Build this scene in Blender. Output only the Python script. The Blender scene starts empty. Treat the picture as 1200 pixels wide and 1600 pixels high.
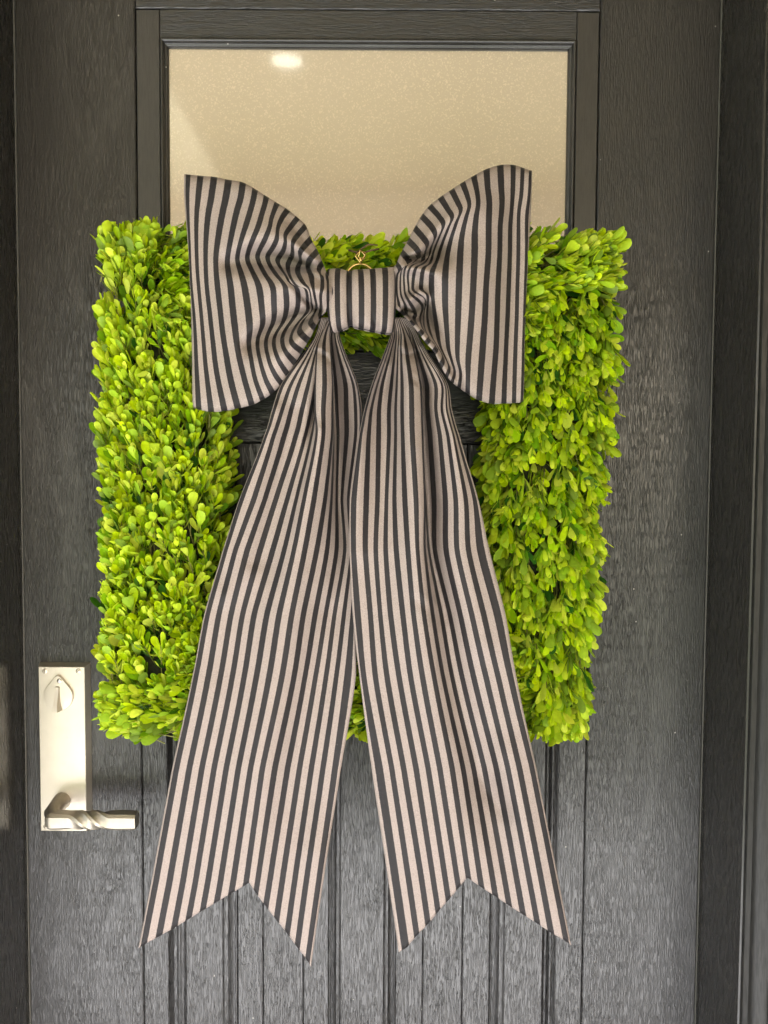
import bpy, math, random
import numpy as np
from mathutils import Matrix, Vector
from mathutils.bvhtree import BVHTree

rng = np.random.default_rng(7)
random.seed(7)
S = bpy.context.scene
COL = S.collection

# ------------------------------------------------------------------ camera
F = 1300.0                       # focal length in photo pixels (1200 x 1600)
PITCH, ROLL = math.radians(2.95), math.radians(0.35)
AX = 1.30                        # metres from lens to door along the axis
CAMP = Vector((0.0, -AX * math.cos(PITCH), 1.46 + AX * math.sin(PITCH)))
RM = (Matrix.Rotation(math.pi / 2 - PITCH, 4, 'X') @ Matrix.Rotation(ROLL, 4, 'Z'))
cd = bpy.data.cameras.new('camera')
cam = bpy.data.objects.new('camera', cd)
COL.objects.link(cam)
cam.matrix_world = Matrix.Translation(CAMP) @ RM
cd.sensor_fit = 'VERTICAL'; cd.sensor_height = 36.0
cd.lens = 36.0 * F / 1600.0
cd.clip_start = 0.02; cd.clip_end = 500
S.camera = cam

# ------------------------------------------------------------------ sky, sun, exposure
SUN_EL, SUN_AZ = math.radians(33), math.radians(150)      # azimuth from +Y towards +X
wd = bpy.data.worlds.new('World'); S.world = wd; wd.use_nodes = True
wn = wd.node_tree.nodes; wl = wd.node_tree.links
sky = wn.new('ShaderNodeTexSky'); sky.sky_type = 'NISHITA'; sky.sun_disc = False
sky.sun_elevation = SUN_EL; sky.sun_rotation = SUN_AZ
sky.air_density = 1.0; sky.dust_density = 2.5; sky.ozone_density = 1.0
bg = wn['Background']; bg.inputs['Strength'].default_value = 0.05
wl.new(sky.outputs[0], bg.inputs[0])
sl = bpy.data.lights.new('sun', 'SUN'); sl.energy = 5.0; sl.angle = math.radians(0.5)
sl.color = (1.0, 0.985, 0.965)
sun = bpy.data.objects.new('sun', sl); COL.objects.link(sun)
to_sun = Vector((math.sin(SUN_AZ) * math.cos(SUN_EL), math.cos(SUN_AZ) * math.cos(SUN_EL), math.sin(SUN_EL)))
sun.rotation_euler = (-to_sun).to_track_quat('-Z', 'Y').to_euler()
sun.location = to_sun * 20
S.view_settings.view_transform = 'Standard'; S.view_settings.look = 'None'
S.view_settings.exposure = 3.28; S.view_settings.gamma = 1.0
S.view_settings.use_curve_mapping = False
S.render.engine = 'CYCLES'
S.cycles.use_denoising = True
try:
    S.cycles.denoiser = 'OPENIMAGEDENOISE'; S.cycles.denoising_input_passes = 'RGB_ALBEDO_NORMAL'
except Exception: pass
S.cycles.max_bounces = 8; S.cycles.diffuse_bounces = 4; S.cycles.glossy_bounces = 4
S.cycles.sample_clamp_indirect = 6.0
S.cycles.use_adaptive_sampling = False

# ------------------------------------------------------------------ helpers
RN = np.array(RM.to_3x3()); CN = np.array(CAMP)
def at(px, py, d=0.0):
    """photo pixel(s) -> point(s) on the plane d metres in front of the door face"""
    px, py, d = np.broadcast_arrays(np.asarray(px, float), np.asarray(py, float), np.asarray(d, float))
    loc = np.stack([(px - 600) / F, -(py - 800) / F, -np.ones_like(px)], -1)
    r = loc @ RN.T
    t = (-d - CN[1]) / r[..., 1]
    return CN + r * t[..., None]
def X(px, py, d=0.0): return float(at(px, py, d)[0])
def Z(px, py, d=0.0): return float(at(px, py, d)[2])

def empty(name, loc, label=None, cat=None, group=None, kind=None):
    o = bpy.data.objects.new(name, None); COL.objects.link(o); o.location = loc
    tag(o, label, cat, group, kind); return o
def tag(o, label=None, cat=None, group=None, kind=None):
    if label: o['label'] = label
    if cat: o['category'] = cat
    if group: o['group'] = group
    if kind: o['kind'] = kind
    return o
def wloc(o):
    v = np.zeros(3)
    while o is not None:
        v += np.array(o.location); o = o.parent
    return v
def mesh(name, v, f, mat, parent=None, smooth=False, uv=None, col=None, origin=None):
    """v: world vertices; the object keeps its own origin at the parent's base"""
    v = np.asarray(v, float).reshape(-1, 3)
    base = wloc(parent) if parent is not None else np.zeros(3)
    org = np.asarray(origin, float) if origin is not None else base
    me = bpy.data.meshes.new(name)
    v = v - org
    if isinstance(f, np.ndarray):
        n, k = f.shape
        me.vertices.add(len(v)); me.vertices.foreach_set('co', v.ravel())
        me.loops.add(n * k); me.loops.foreach_set('vertex_index', f.ravel().astype(np.int32))
        me.polygons.add(n)
        me.polygons.foreach_set('loop_start', np.arange(0, n * k, k, dtype=np.int32))
        me.update(calc_edges=True)
    else:
        me.from_pydata(v.tolist(), [], [list(map(int, q)) for q in f])
    me.validate(clean_customdata=False)
    if smooth:
        me.polygons.foreach_set('use_smooth', np.ones(len(me.polygons), bool))
    if uv is not None:
        lay = me.uv_layers.new(name='UVMap')
        li = np.zeros(len(me.loops), np.int32); me.loops.foreach_get('vertex_index', li)
        lay.data.foreach_set('uv', np.asarray(uv, np.float32)[li].ravel())
    if col is not None:
        at_ = me.attributes.new('Col', 'FLOAT_COLOR', 'POINT')
        at_.data.foreach_set('color', np.asarray(col, np.float32).ravel())
    me.materials.append(mat)
    o = bpy.data.objects.new(name, me); COL.objects.link(o)
    if parent is not None:
        o.parent = parent
    o.location = org - base
    me.update()
    return o

def sharp(o, deg=35):
    """smooth shading with sharp creases"""
    me = o.data
    me.polygons.foreach_set('use_smooth', np.ones(len(me.polygons), bool))
    me.set_sharp_from_angle(angle=math.radians(deg))
    return o

def board(name, x0, x1, z0, z1, y, depth, mat, parent, c=0.0012):
    """board with chamfered front edges; y is the front face"""
    v = [(x0, y + depth, z0), (x1, y + depth, z0), (x1, y + depth, z1), (x0, y + depth, z1),
         (x0, y + c, z0), (x1, y + c, z0), (x1, y + c, z1), (x0, y + c, z1),
         (x0 + c, y, z0 + c), (x1 - c, y, z0 + c), (x1 - c, y, z1 - c), (x0 + c, y, z1 - c)]
    f = [(3, 2, 1, 0)]
    for a, b in ((0, 4), (4, 8)):
        for i in range(4):
            j = (i + 1) % 4
            f.append((a + i, a + j, b + j, b + i))
    f.append((8, 9, 10, 11))
    return mesh(name, v, f, mat, parent)

def sweep(name, prof, z0, z1, mat, parent, closed=True, smooth=True):
    """profile [(x, y)] pushed straight up"""
    n = len(prof)
    v = [(p[0], p[1], z0) for p in prof] + [(p[0], p[1], z1) for p in prof]
    f = []
    for i in range(n if closed else n - 1):
        j = (i + 1) % n
        f.append((i, j, n + j, n + i))
    if closed:
        f.append(tuple(range(n))[::-1]); f.append(tuple(range(n, 2 * n)))
    o = mesh(name, v, f, mat, parent)
    if smooth: sharp(o, 50)
    return o

def tube(pts, r, n=8, cap=True):
    """vertices, faces of a tube along pts with radius (or list of radii)"""
    pts = np.asarray(pts, float); m = len(pts)
    r = np.broadcast_to(np.asarray(r, float), (m,))
    tn = np.gradient(pts, axis=0); tn /= np.linalg.norm(tn, axis=1)[:, None] + 1e-12
    up = np.array([0, 0, 1.0]) if abs(tn[0][2]) < 0.9 else np.array([1.0, 0, 0])
    v = []; a = np.linspace(0, 2 * math.pi, n, endpoint=False)
    s = np.cross(tn[0], up); s /= np.linalg.norm(s)
    for i in range(m):
        s = s - tn[i] * np.dot(s, tn[i]); s /= np.linalg.norm(s)
        b = np.cross(tn[i], s)
        v.append(pts[i] + r[i] * (np.cos(a)[:, None] * s + np.sin(a)[:, None] * b))
    v = np.concatenate(v); f = []
    for i in range(m - 1):
        for k in range(n):
            l = (k + 1) % n
            f.append((i * n + k, i * n + l, (i + 1) * n + l, (i + 1) * n + k))
    if cap:
        f.append(tuple(range(n))[::-1]); f.append(tuple(range((m - 1) * n, m * n)))
    return v, f

# ------------------------------------------------------------------ materials
def newmat(name):
    m = bpy.data.materials.new(name); m.use_nodes = True
    nt = m.node_tree
    return m, nt, nt.nodes, nt.links, nt.nodes['Principled BSDF']
def nd(nt, t, **kw):
    n = nt.nodes.new(t)
    for k, v in kw.items(): setattr(n, k, v)
    return n
def mathn(nt, op, a, b=None, c=None):
    n = nt.nodes.new('ShaderNodeMath'); n.operation = op
    for i, q in enumerate((a, b, c)):
        if q is None: continue
        if isinstance(q, (int, float)): n.inputs[i].default_value = q
        else: nt.links.new(q, n.inputs[i])
    return n.outputs[0]
def ramp(nt, src, stops):
    n = nt.nodes.new('ShaderNodeValToRGB')
    el = n.color_ramp.elements
    while len(el) < len(stops): el.new(0.5)
    for e, (p, c) in zip(el, stops):
        e.position = p; e.color = (c, c, c, 1) if isinstance(c, (int, float)) else (*c, 1)
    nt.links.new(src, n.inputs[0]); return n.outputs[0]
def mixc(nt, fac, a, b):
    n = nt.nodes.new('ShaderNodeMix'); n.data_type = 'RGBA'
    for s, q in ((n.inputs[0], fac), (n.inputs[6], a), (n.inputs[7], b)):
        if isinstance(q, (int, float)): s.default_value = q
        elif isinstance(q, tuple): s.default_value = (*q, 1)
        else: nt.links.new(q, s)
    return n.outputs[2]
def noise(nt, vec, scale, detail=3, rough=0.5, dist=0.0):
    n = nd(nt, 'ShaderNodeTexNoise'); n.inputs['Scale'].default_value = scale
    n.inputs['Detail'].default_value = detail; n.inputs['Roughness'].default_value = rough
    n.inputs['Distortion'].default_value = dist
    nt.links.new(vec, n.inputs['Vector']); return n.outputs[0]
def scaled(nt, vec, sx, sy, sz):
    n = nd(nt, 'ShaderNodeVectorMath', operation='MULTIPLY')
    nt.links.new(vec, n.inputs[0]); n.inputs[1].default_value = (sx, sy, sz); return n.outputs[0]
def bump(nt, h, strength, dist, normal=None):
    n = nd(nt, 'ShaderNodeBump'); n.inputs['Strength'].default_value = strength
    n.inputs['Distance'].default_value = dist; nt.links.new(h, n.inputs['Height'])
    if normal is not None: nt.links.new(normal, n.inputs['Normal'])
    return n.outputs[0]

def paint_mat(name, axis, grain=1.0, col=(0.0175, 0.0155, 0.0155), rough=0.33, spec=0.72):
    m, nt, N, L, P = newmat(name)
    g = nd(nt, 'ShaderNodeNewGeometry').outputs['Position']
    sv = {'z': (1, 1, .07), 'x': (.07, 1, 1)}[axis]
    gv = scaled(nt, g, *sv)
    n1 = noise(nt, gv, 640, 2, 0.60, 0.06)
    n2 = noise(nt, gv, 1200, 2, 0.6, 0.1)
    big = noise(nt, scaled(nt, g, *[q ** 0.5 for q in sv]), 26, 3, 0.6, 1.2)
    area = ramp(nt, big, [(0.30, 0.25), (0.62, 1.0)])
    pit = ramp(nt, n1, [(0.43, 0.0), (0.53, 1.0)])
    h = mathn(nt, 'ADD', mathn(nt, 'MULTIPLY', mathn(nt, 'MULTIPLY', pit, area), 1.0), mathn(nt, 'MULTIPLY', n2, 0.35))
    P.inputs['Normal'].default_value = (0, 0, 0)
    L.new(bump(nt, h, 0.62 * grain, 0.0011), P.inputs['Normal'])
    # dust specks
    vo = nd(nt, 'ShaderNodeTexVoronoi'); vo.inputs['Scale'].default_value = 30
    L.new(g, vo.inputs['Vector'])
    sel = mathn(nt, 'GREATER_THAN', nd_sep(nt, vo.outputs['Color']), 0.66)
    spk = mathn(nt, 'MULTIPLY', mathn(nt, 'LESS_THAN', vo.outputs['Distance'], 0.035), sel)
    c0 = mixc(nt, mathn(nt, 'MULTIPLY', pit, 0.5), tuple(q * 0.55 for q in col), tuple(q * 1.45 for q in col))
    L.new(mixc(nt, mathn(nt, 'MULTIPLY', spk, 0.8), c0, (0.42, 0.40, 0.37)), P.inputs['Base Color'])
    r = mathn(nt, 'ADD', mathn(nt, 'MULTIPLY', pit, -0.10), rough + 0.06)
    L.new(mathn(nt, 'ADD', r, mathn(nt, 'MULTIPLY', spk, 0.3)), P.inputs['Roughness'])
    P.inputs['Specular IOR Level'].default_value = spec
    return m
def nd_sep(nt, c):
    n = nd(nt, 'ShaderNodeSeparateColor'); nt.links.new(c, n.inputs[0]); return n.outputs[0]

M_V = paint_mat('door_paint_vertical_grain', 'z')
M_H = paint_mat('door_paint_horizontal_grain', 'x')
M_SM = paint_mat('door_paint_smooth', 'z', grain=0.16, rough=0.36)
M_JAMB = paint_mat('frame_paint', 'z', grain=0.10, col=(0.026, 0.024, 0.022), rough=0.24, spec=0.45)
M_CASE = paint_mat('casing_paint', 'z', grain=0.12, col=(0.017, 0.016, 0.015), rough=0.38, spec=0.28)
def simple(name, col, rough, metal=0.0, bumps=None, spec=0.5):
    m, nt, N, L, P = newmat(name)
    P.inputs['Base Color'].default_value = (*col, 1); P.inputs['Roughness'].default_value = rough
    P.inputs['Metallic'].default_value = metal; P.inputs['Specular IOR Level'].default_value = spec
    if bumps:
        g = nd(nt, 'ShaderNodeNewGeometry').outputs['Position']
        sc, st, di, vec = bumps
        L.new(bump(nt, noise(nt, scaled(nt, g, *vec), sc, 3), st, di), P.inputs['Normal'])
    return m
M_SEAL = simple('rubber_seal', (0.10, 0.095, 0.085), 0.5)
M_TWIG = simple('twig_bark', (0.10, 0.055, 0.028), 0.8, bumps=(300, .6, .001, (1, 1, 1)))
M_GOLD = simple('polished_brass', (0.62, 0.44, 0.17), 0.26, 1.0)
M_STEEL = simple('screw_steel', (0.62, 0.60, 0.57), 0.25, 1.0)
M_SLOT = simple('screw_slot', (0.12, 0.10, 0.08), 0.6, 0.5)

def nickel(name='brushed_champagne_metal', k=1.0):
    m, nt, N, L, P = newmat(name)
    g = nd(nt, 'ShaderNodeNewGeometry').outputs['Position']
    br = noise(nt, scaled(nt, g, 1, 1, .05), 900, 2)
    bl = noise(nt, g, 45, 3, 0.6)
    wear = ramp(nt, noise(nt, scaled(nt, g, 1, 1, .45), 140, 2, .6), [(0.70, 0.0), (0.78, 1.0)])
    c = mixc(nt, bl, tuple(q * k for q in (0.52, 0.465, 0.39)), tuple(q * k ** .6 for q in (0.62, 0.56, 0.475)))
    L.new(mixc(nt, mathn(nt, 'MULTIPLY', wear, 0.35), c, (0.40, 0.29, 0.18)), P.inputs['Base Color'])
    P.inputs['Metallic'].default_value = 0.85
    L.new(mathn(nt, 'ADD', mathn(nt, 'MULTIPLY', br, 0.2), 0.34), P.inputs['Roughness'])
    L.new(bump(nt, br, 0.08, 0.0006), P.inputs['Normal'])
    return m
M_NICKEL = nickel()
M_LEVER = nickel('aged_bronze_lever', 0.52)

def glass_mat():
    """coated pebbled privacy glass: a pale translucent body under a strong reflection"""
    m, nt, N, L, P = newmat('pebbled_coated_glass')
    g = nd(nt, 'ShaderNodeNewGeometry').outputs['Position']
    peb = noise(nt, g, 330, 2, 0.5); peb2 = noise(nt, g, 120, 2, .5)
    h = mathn(nt, 'ADD', peb, mathn(nt, 'MULTIPLY', peb2, 0.6))
    nb = bump(nt, h, 0.30, 0.0008)
    glint = ramp(nt, noise(nt, g, 420, 1, .4), [(0.56, 0.0), (0.70, 1.0)])
    L.new(mixc(nt, mathn(nt, 'MULTIPLY', glint, 0.8), (0.30, 0.24, 0.185), (0.44, 0.365, 0.285)), P.inputs['Base Color'])
    P.inputs['Roughness'].default_value = 0.6; L.new(nb, P.inputs['Normal'])
    gl = nd(nt, 'ShaderNodeBsdfGlossy'); gl.inputs['Roughness'].default_value = 0.05
    gl.inputs['Color'].default_value = (0.95, 0.89, 0.80, 1)
    L.new(bump(nt, h, 0.03, 0.0004), gl.inputs['Normal'])
    mx = nd(nt, 'ShaderNodeMixShader'); mx.inputs[0].default_value = 0.38
    L.new(P.outputs[0], mx.inputs[1]); L.new(gl.outputs[0], mx.inputs[2])
    L.new(mx.outputs[0], nt.nodes['Material Output'].inputs[0])
    return m
M_GLASS = glass_mat()

def fabric():
    m, nt, N, L, P = newmat('striped_sateen')
    uv = nd(nt, 'ShaderNodeUVMap').outputs[0]
    sp = nd(nt, 'ShaderNodeSeparateXYZ'); L.new(uv, sp.inputs[0])
    g = nd(nt, 'ShaderNodeNewGeometry').outputs['Position']
    u = mathn(nt, 'ADD', sp.outputs[0], mathn(nt, 'MULTIPLY', mathn(nt, 'SUBTRACT', noise(nt, g, 700, 1), 0.5), 0.05))
    fr = mathn(nt, 'ABSOLUTE', mathn(nt, 'SUBTRACT', mathn(nt, 'FRACT', mathn(nt, 'ADD', u, 0.5)), 0.5))
    dark = mathn(nt, 'SUBTRACT', 1.0, ramp(nt, fr, [(0.226, 0.0), (0.248, 1.0)]))
    spk = noise(nt, g, 1100, 2, 0.7)
    cl = mixc(nt, ramp(nt, spk, [(0.34, 0.0), (0.62, 1.0)]), (0.208, 0.166, 0.151), (0.325, 0.267, 0.247))
    lint = ramp(nt, noise(nt, g, 420, 1, .4), [(0.76, 0.0), (0.80, 1.0)])
    dk = mixc(nt, mathn(nt, 'MULTIPLY', lint, 0.25), (0.0155, 0.013, 0.0145), (0.18, 0.17, 0.18))
    L.new(mixc(nt, dark, cl, dk), P.inputs['Base Color'])
    P.inputs['Roughness'].default_value = 0.58
    P.inputs['Specular IOR Level'].default_value = 0.22
    P.inputs['Sheen Weight'].default_value = 0.03
    P.inputs['Sheen Roughness'].default_value = 0.4
    n = bump(nt, noise(nt, g, 1300, 1), 0.25, 0.0004)
    n = bump(nt, noise(nt, g, 42, 3, .55), 0.38, 0.006, n)
    L.new(n, P.inputs['Normal'])
    return m
M_FAB = fabric()

def leafmat():
    m, nt, N, L, P = newmat('boxwood_leaf')
    a = nd(nt, 'ShaderNodeAttribute'); a.attribute_name = 'Col'
    g = nd(nt, 'ShaderNodeNewGeometry')
    back = mixc(nt, 0.35, a.outputs['Color'], (0.36, 0.45, 0.05))
    mott = noise(nt, g.outputs['Position'], 160, 2)
    c = mixc(nt, g.outputs['Backfacing'], a.outputs['Color'], back)
    hs = nd(nt, 'ShaderNodeHueSaturation'); L.new(c, hs.inputs['Color'])
    L.new(mathn(nt, 'ADD', mathn(nt, 'MULTIPLY', mott, 0.5), 0.75), hs.inputs['Value'])
    L.new(hs.outputs[0], P.inputs['Base Color'])
    P.inputs['Roughness'].default_value = 0.42
    P.inputs['Specular IOR Level'].default_value = 0.22
    tr = nd(nt, 'ShaderNodeBsdfTranslucent')
    tc = nd(nt, 'ShaderNodeMix'); tc.data_type = 'RGBA'; tc.blend_type = 'MULTIPLY'; tc.inputs[0].default_value = 1.0
    L.new(hs.outputs[0], tc.inputs[6]); tc.inputs[7].default_value = (1.5, 1.35, 0.5, 1)
    L.new(tc.outputs[2], tr.inputs['Color'])
    mx = nd(nt, 'ShaderNodeMixShader'); mx.inputs[0].default_value = 0.25
    L.new(P.outputs[0], mx.inputs[1]); L.new(tr.outputs[0], mx.inputs[2])
    L.new(mx.outputs[0], nt.nodes['Material Output'].inputs[0])
    return m
M_LEAF = leafmat()
M_STEM = simple('green_stem', (0.16, 0.16, 0.03), 0.6)
M_MOSS = simple('dark_twig_base', (0.022, 0.026, 0.010), 0.9, bumps=(120, .8, .004, (1, 1, 1)))
M_FLOOR = simple('pale_stone_paving', (0.69, 0.70, 0.735), 0.65, bumps=(60, .3, .002, (1, 1, 1)))
M_CEIL = simple('beige_soffit_paint', (0.58, 0.49, 0.385), 0.8)
M_CREAM = simple('cream_soffit_paint', (0.86, 0.77, 0.67), 0.8)
M_WALL = simple('beige_stucco', (0.50, 0.44, 0.36), 0.9, bumps=(150, .5, .003, (1, 1, 1)))

# ------------------------------------------------------------------ the setting (light comes off the sunlit paving)
CH = 3.20                                    # porch soffit height
def slab(name, x0, x1, y0, y1, z0, z1, mat, **k):
    v = [(x, y, z) for z in (z0, z1) for x, y in ((x0, y0), (x1, y0), (x1, y1), (x0, y1))]
    f = [(3, 2, 1, 0), (4, 5, 6, 7), (0, 1, 5, 4), (1, 2, 6, 5), (2, 3, 7, 6), (3, 0, 4, 7)]
    return tag(mesh(name, v, f, mat), **k)
slab('ground', -60, 60, -120, 0.4, -0.60, -0.15, simple('lawn_soil', (0.10, 0.115, 0.06), 0.9), kind='structure')
slab('porch_floor', -2.7, 2.44, -2.3, 0.3, -0.149, 0.0, M_FLOOR, kind='structure')
slab('porch_ceiling', -0.952, 2.44, -3.8, -0.17, CH, CH + 0.15, M_CEIL, kind='structure')
slab('porch_ceiling_border', -4.0, -0.956, -3.8, -0.17, CH, CH + 0.15, M_CREAM, kind='structure')
slab('sky_block_beam', -4.0, 2.60, -3.95, -3.805, 2.40, CH + 0.15, M_CREAM, kind='structure')  # unseen beam added to cut the sky light reaching the door
slab('sun_block_wall', 2.445, 2.60, -3.8, -0.17, -0.149, CH + 0.15, M_WALL, kind='structure')  # unseen wall added to keep the sun off the right-hand paving

# ------------------------------------------------------------------ door frame
XL = X(35, 800); XR = X(1106, 800)           # door slab edges
REV = 0.148                                  # depth of the reveal in front of the door face
fr_ = empty('door_frame', (0.5 * (XL + XR), 0, 0), 'dark charcoal painted door frame with a deep glossy reveal around the door', 'door frame', kind='thing')
TOP = 2.47
for s, xe in ((-1, XL - 0.003), (1, XR + 0.003)):
    o = lambda q: xe + s * q
    P_ = [(o(0), 0.05), (o(0), -REV + .003), (o(.0008), -REV + .0008), (o(.003), -REV), (o(.05), -REV), (o(.05), 0.05)]
    sweep('jamb', P_ if s > 0 else P_[::-1], 0, TOP, M_JAMB, fr_)
    P_ = [(o(.0035), -REV - .0005), (o(.0035), -REV - .004), (o(.005), -REV - .006), (o(.012), -REV - .006), (o(.014), -REV - .010),
          (o(.018), -REV - .015), (o(.024), -REV - .017), (o(.034), -REV - .017), (o(.036), -REV - .0145),
          (o(.038), -REV - .017), (o(.075), -REV - .019), (o(.078), -REV - .017), (o(.078), -REV - .0005)]
    sweep('casing_moulding', P_ if s > 0 else P_[::-1], 0, TOP, M_CASE, fr_)
    P_ = [(o(-.0026), 0.0022), (o(-.0018), 0.0006), (o(-.0008), 0.0006), (o(.0), 0.0022), (o(.0), 0.03), (o(-.0026), 0.03)]
    sweep('weather_strip', P_ if s > 0 else P_[::-1], 0, TOP, M_SEAL, fr_)
board('head_jamb', XL - .05, XR + .05, TOP + .001, TOP + .06, -REV, REV + .05, M_JAMB, fr_)
slab('house_wall', XR + .083, 5, -REV + .004, 0.05, 0, 4.2, M_WALL, kind='structure')
slab('house_wall', -5, XL - .083, -REV + .004, 0.05, 0, 4.2, M_WALL, kind='structure')
slab('house_wall', XL - .0825, XR + .0825, -REV + .004, 0.05, TOP + .062, 4.2, M_WALL, kind='structure')
slab('threshold', XL - .002, XR + .002, -REV - .03, 0.05, 0.0005, 0.018, M_STEEL, label='metal door threshold below the dark door', cat='threshold')

# ------------------------------------------------------------------ front door
door = empty('front_door', (0.5 * (XL + XR), 0, 0.02), 'charcoal wood-grain front door with frosted window and vertical boards', 'door', kind='thing')
Z0, Z1 = 0.022, 2.46
xs_l = X(217, 600); xs_r = X(934, 600)           # inner edges of the stiles
def xb(p): return X(p, 1600)                     # vertical lines are read off at the bottom of the photo
# keep the stile joint consistent top and bottom
xs_l = 0.5 * (X(211, 15) + xb(225)); xs_r = 0.5 * (X(939, 15) + xb(908))
z_top = Z(575, 15); z_lock0 = Z(575, 692); z_lock1 = Z(575, 548)
board('core', XL + .002, XR - .002, Z0, Z1, 0.0165, 0.028, M_V, door)
board('stile', XL, xs_l - .0006, Z0, Z1, 0, 0.016, M_V, door, .0018)
board('stile', xs_r + .0006, XR, Z0, Z1, 0, 0.016, M_V, door, .0018)
board('top_rail', xs_l + .0004, xs_r - .0004, z_top + .0008, Z1, 0.0004, 0.0155, M_H, door, .0015)
board('lock_rail', xs_l + .0004, xs_r - .0004, z_lock0, z_lock1 - .0008, 0.0004, 0.0155, M_H, door, .0015)
zb0, zb1 = Z0 + 0.15, z_lock0 - .0008
board('bottom_rail', xs_l + .0004, xs_r - .0004, Z0, zb0 - .0008, 0.0004, 0.0155, M_H, door, .0015)
# window surround
gx0, gx1 = X(251, 240), X(898, 240); gz1 = Z(575, 61); gz0 = Z(575, 478)
board('window_surround', xs_l + .0008, gx0, z_lock1 + .0008, z_top - .0008, 0.0008, 0.0152, M_SM, door, .0015)
board('window_surround', gx1, xs_r - .0008, z_lock1 + .0008, z_top - .0008, 0.0008, 0.0152, M_SM, door, .0015)
board('window_surround', gx0 + .0003, gx1 - .0003, gz1, z_top - .0008, 0.0008, 0.0152, M_H, door, .0006)
board('window_surround', gx0 + .0003, gx1 - .0003, z_lock1 + .0008, gz0, 0.0008, 0.0152, M_H, door, .0006)
pr = [(-.0005, .002), (.0006, -.0022), (.0022, -.0036), (.0040, -.0030), (.0056, .0005), (.0066, .0030), (.0086, .0034), (.0102, .0050), (.0112, .0082), (.0114, .0120)]
cs = [(gx0, gz0, 1, 1), (gx1, gz0, -1, 1), (gx1, gz1, -1, -1), (gx0, gz1, 1, -1)]
pane = mesh('window_pane', [(gx0 + .006, .0105, gz0 + .006), (gx1 - .006, .0105, gz0 + .006), (gx1 - .006, .0105, gz1 - .006), (gx0 + .006, .0105, gz1 - .006),
            (gx0 + .006, .0155, gz0 + .006), (gx1 - .006, .0155, gz0 + .006), (gx1 - .006, .0155, gz1 - .006), (gx0 + .006, .0155, gz1 - .006)],
            [(0, 1, 2, 3), (7, 6, 5, 4), (0, 4, 5, 1), (1, 5, 6, 2), (2, 6, 7, 3), (3, 7, 4, 0)], M_GLASS, door)
tag(pane, 'pebbled frosted beige window pane')
for i in range(4):
    a, b = cs[i], cs[(i + 1) % 4]
    v = [(a[0] + a[2] * p, y, a[1] + a[3] * p) for p, y in pr] + [(b[0] + b[2] * p, y, b[1] + b[3] * p) for p, y in pr]
    n = len(pr)
    sharp(mesh('bead_moulding', v, [(k, n + k, n + k + 1, k + 1) for k in range(n - 1)], M_SM, pane), 60)
# lower boards: proud strips and recessed tongue-and-groove boards
E = [X(0, 0)] 
L_ = {p: xb(p) for p in (225, 265, 290, 350, 370, 410, 473, 513, 530, 600, 617, 660, 722, 765, 785, 847, 865, 908)}
for a, b in ((225, 265), (290, 350), (530, 600), (785, 847), (865, 908)):
    x0 = L_[a] + (.0004 if a != 225 else .0006); x1 = L_[b] - (.0004 if b != 908 else .0006)
    if a == 225: x0 = xs_l + .0004
    if b == 908: x1 = xs_r - .0004
    board('board', x0, x1, zb0, zb1, 0.0004, 0.0155, M_V, door, .0020)
for a, b in ((370, 410), (410, 473), (473, 513), (617, 660), (660, 722), (722, 765)):
    board('board', L_[a] + .0003, L_[b] - .0003, zb0, zb1, 0.0085, 0.0075, M_V, door, .0016)
def groove(a, b, kind):
    x0, x1 = L_[a], L_[b]; w = x1 - x0
    if kind == 'down':   q = [(0, .002), (.10, .0035), (.30, .0040), (.42, .0080), (.60, .0125), (.80, .0130), (.86, .0085), (.95, .0078), (1, .0095)]
    elif kind == 'up':   q = [(1 - t, y) for t, y in [(0, .002), (.10, .0035), (.30, .0040), (.42, .0080), (.60, .0125), (.80, .0130), (.86, .0085), (.95, .0078), (1, .0095)]][::-1]
    else:                q = [(0, .002), (.06, .006), (.20, .0120), (.38, .0125), (.46, .0060), (.56, .0030), (.66, .0028), (.74, .0050), (.84, .0060), (.95, .0035), (1, .002)]
    pts = [(x0 + t * w, y) for t, y in q]
    sweep('moulding', pts + [(x1, .0160), (x0, .0160)], zb0, zb1, M_V, door)
groove(265, 290, 'bead'); groove(847, 865, 'bead')
groove(350, 370, 'down'); groove(513, 530, 'up'); groove(600, 617, 'down'); groove(765, 785, 'up')

# ---- handle set (a part of the door)
def bevel_plate(px0, px1, py0, py1, d, mat, parent, name):
    a = at(px0, py1, d); b = at(px1, py0, d)
    x0, x1, z0, z1 = a[0], b[0], a[2], b[2]
    v = []
    for o_, y in ((.0046, -.0002), (.0046, -.0030), (.0008, -d + .0008), (.0, -d)):
        k = o_
        v += [(x0 - k, y, z0 - k), (x1 + k, y, z0 - k), (x1 + k, y, z1 + k), (x0 - k, y, z1 + k)]
    f = [(3, 2, 1, 0), (12, 13, 14, 15)]
    for r in range(3):
        for i in range(4):
            j = (i + 1) % 4
            f.append((4 * r + i, 4 * r + j, 4 * r + 4 + j, 4 * r + 4 + i))
    return mesh(name, v, f, mat, parent)
PD = 0.016
plate = bevel_plate(64.5, 131.5, 1043, 1297.5, PD, M_NICKEL, door, 'handle_plate')
tag(plate, 'champagne metal handle plate with thumb turn and twisted lever')
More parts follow.
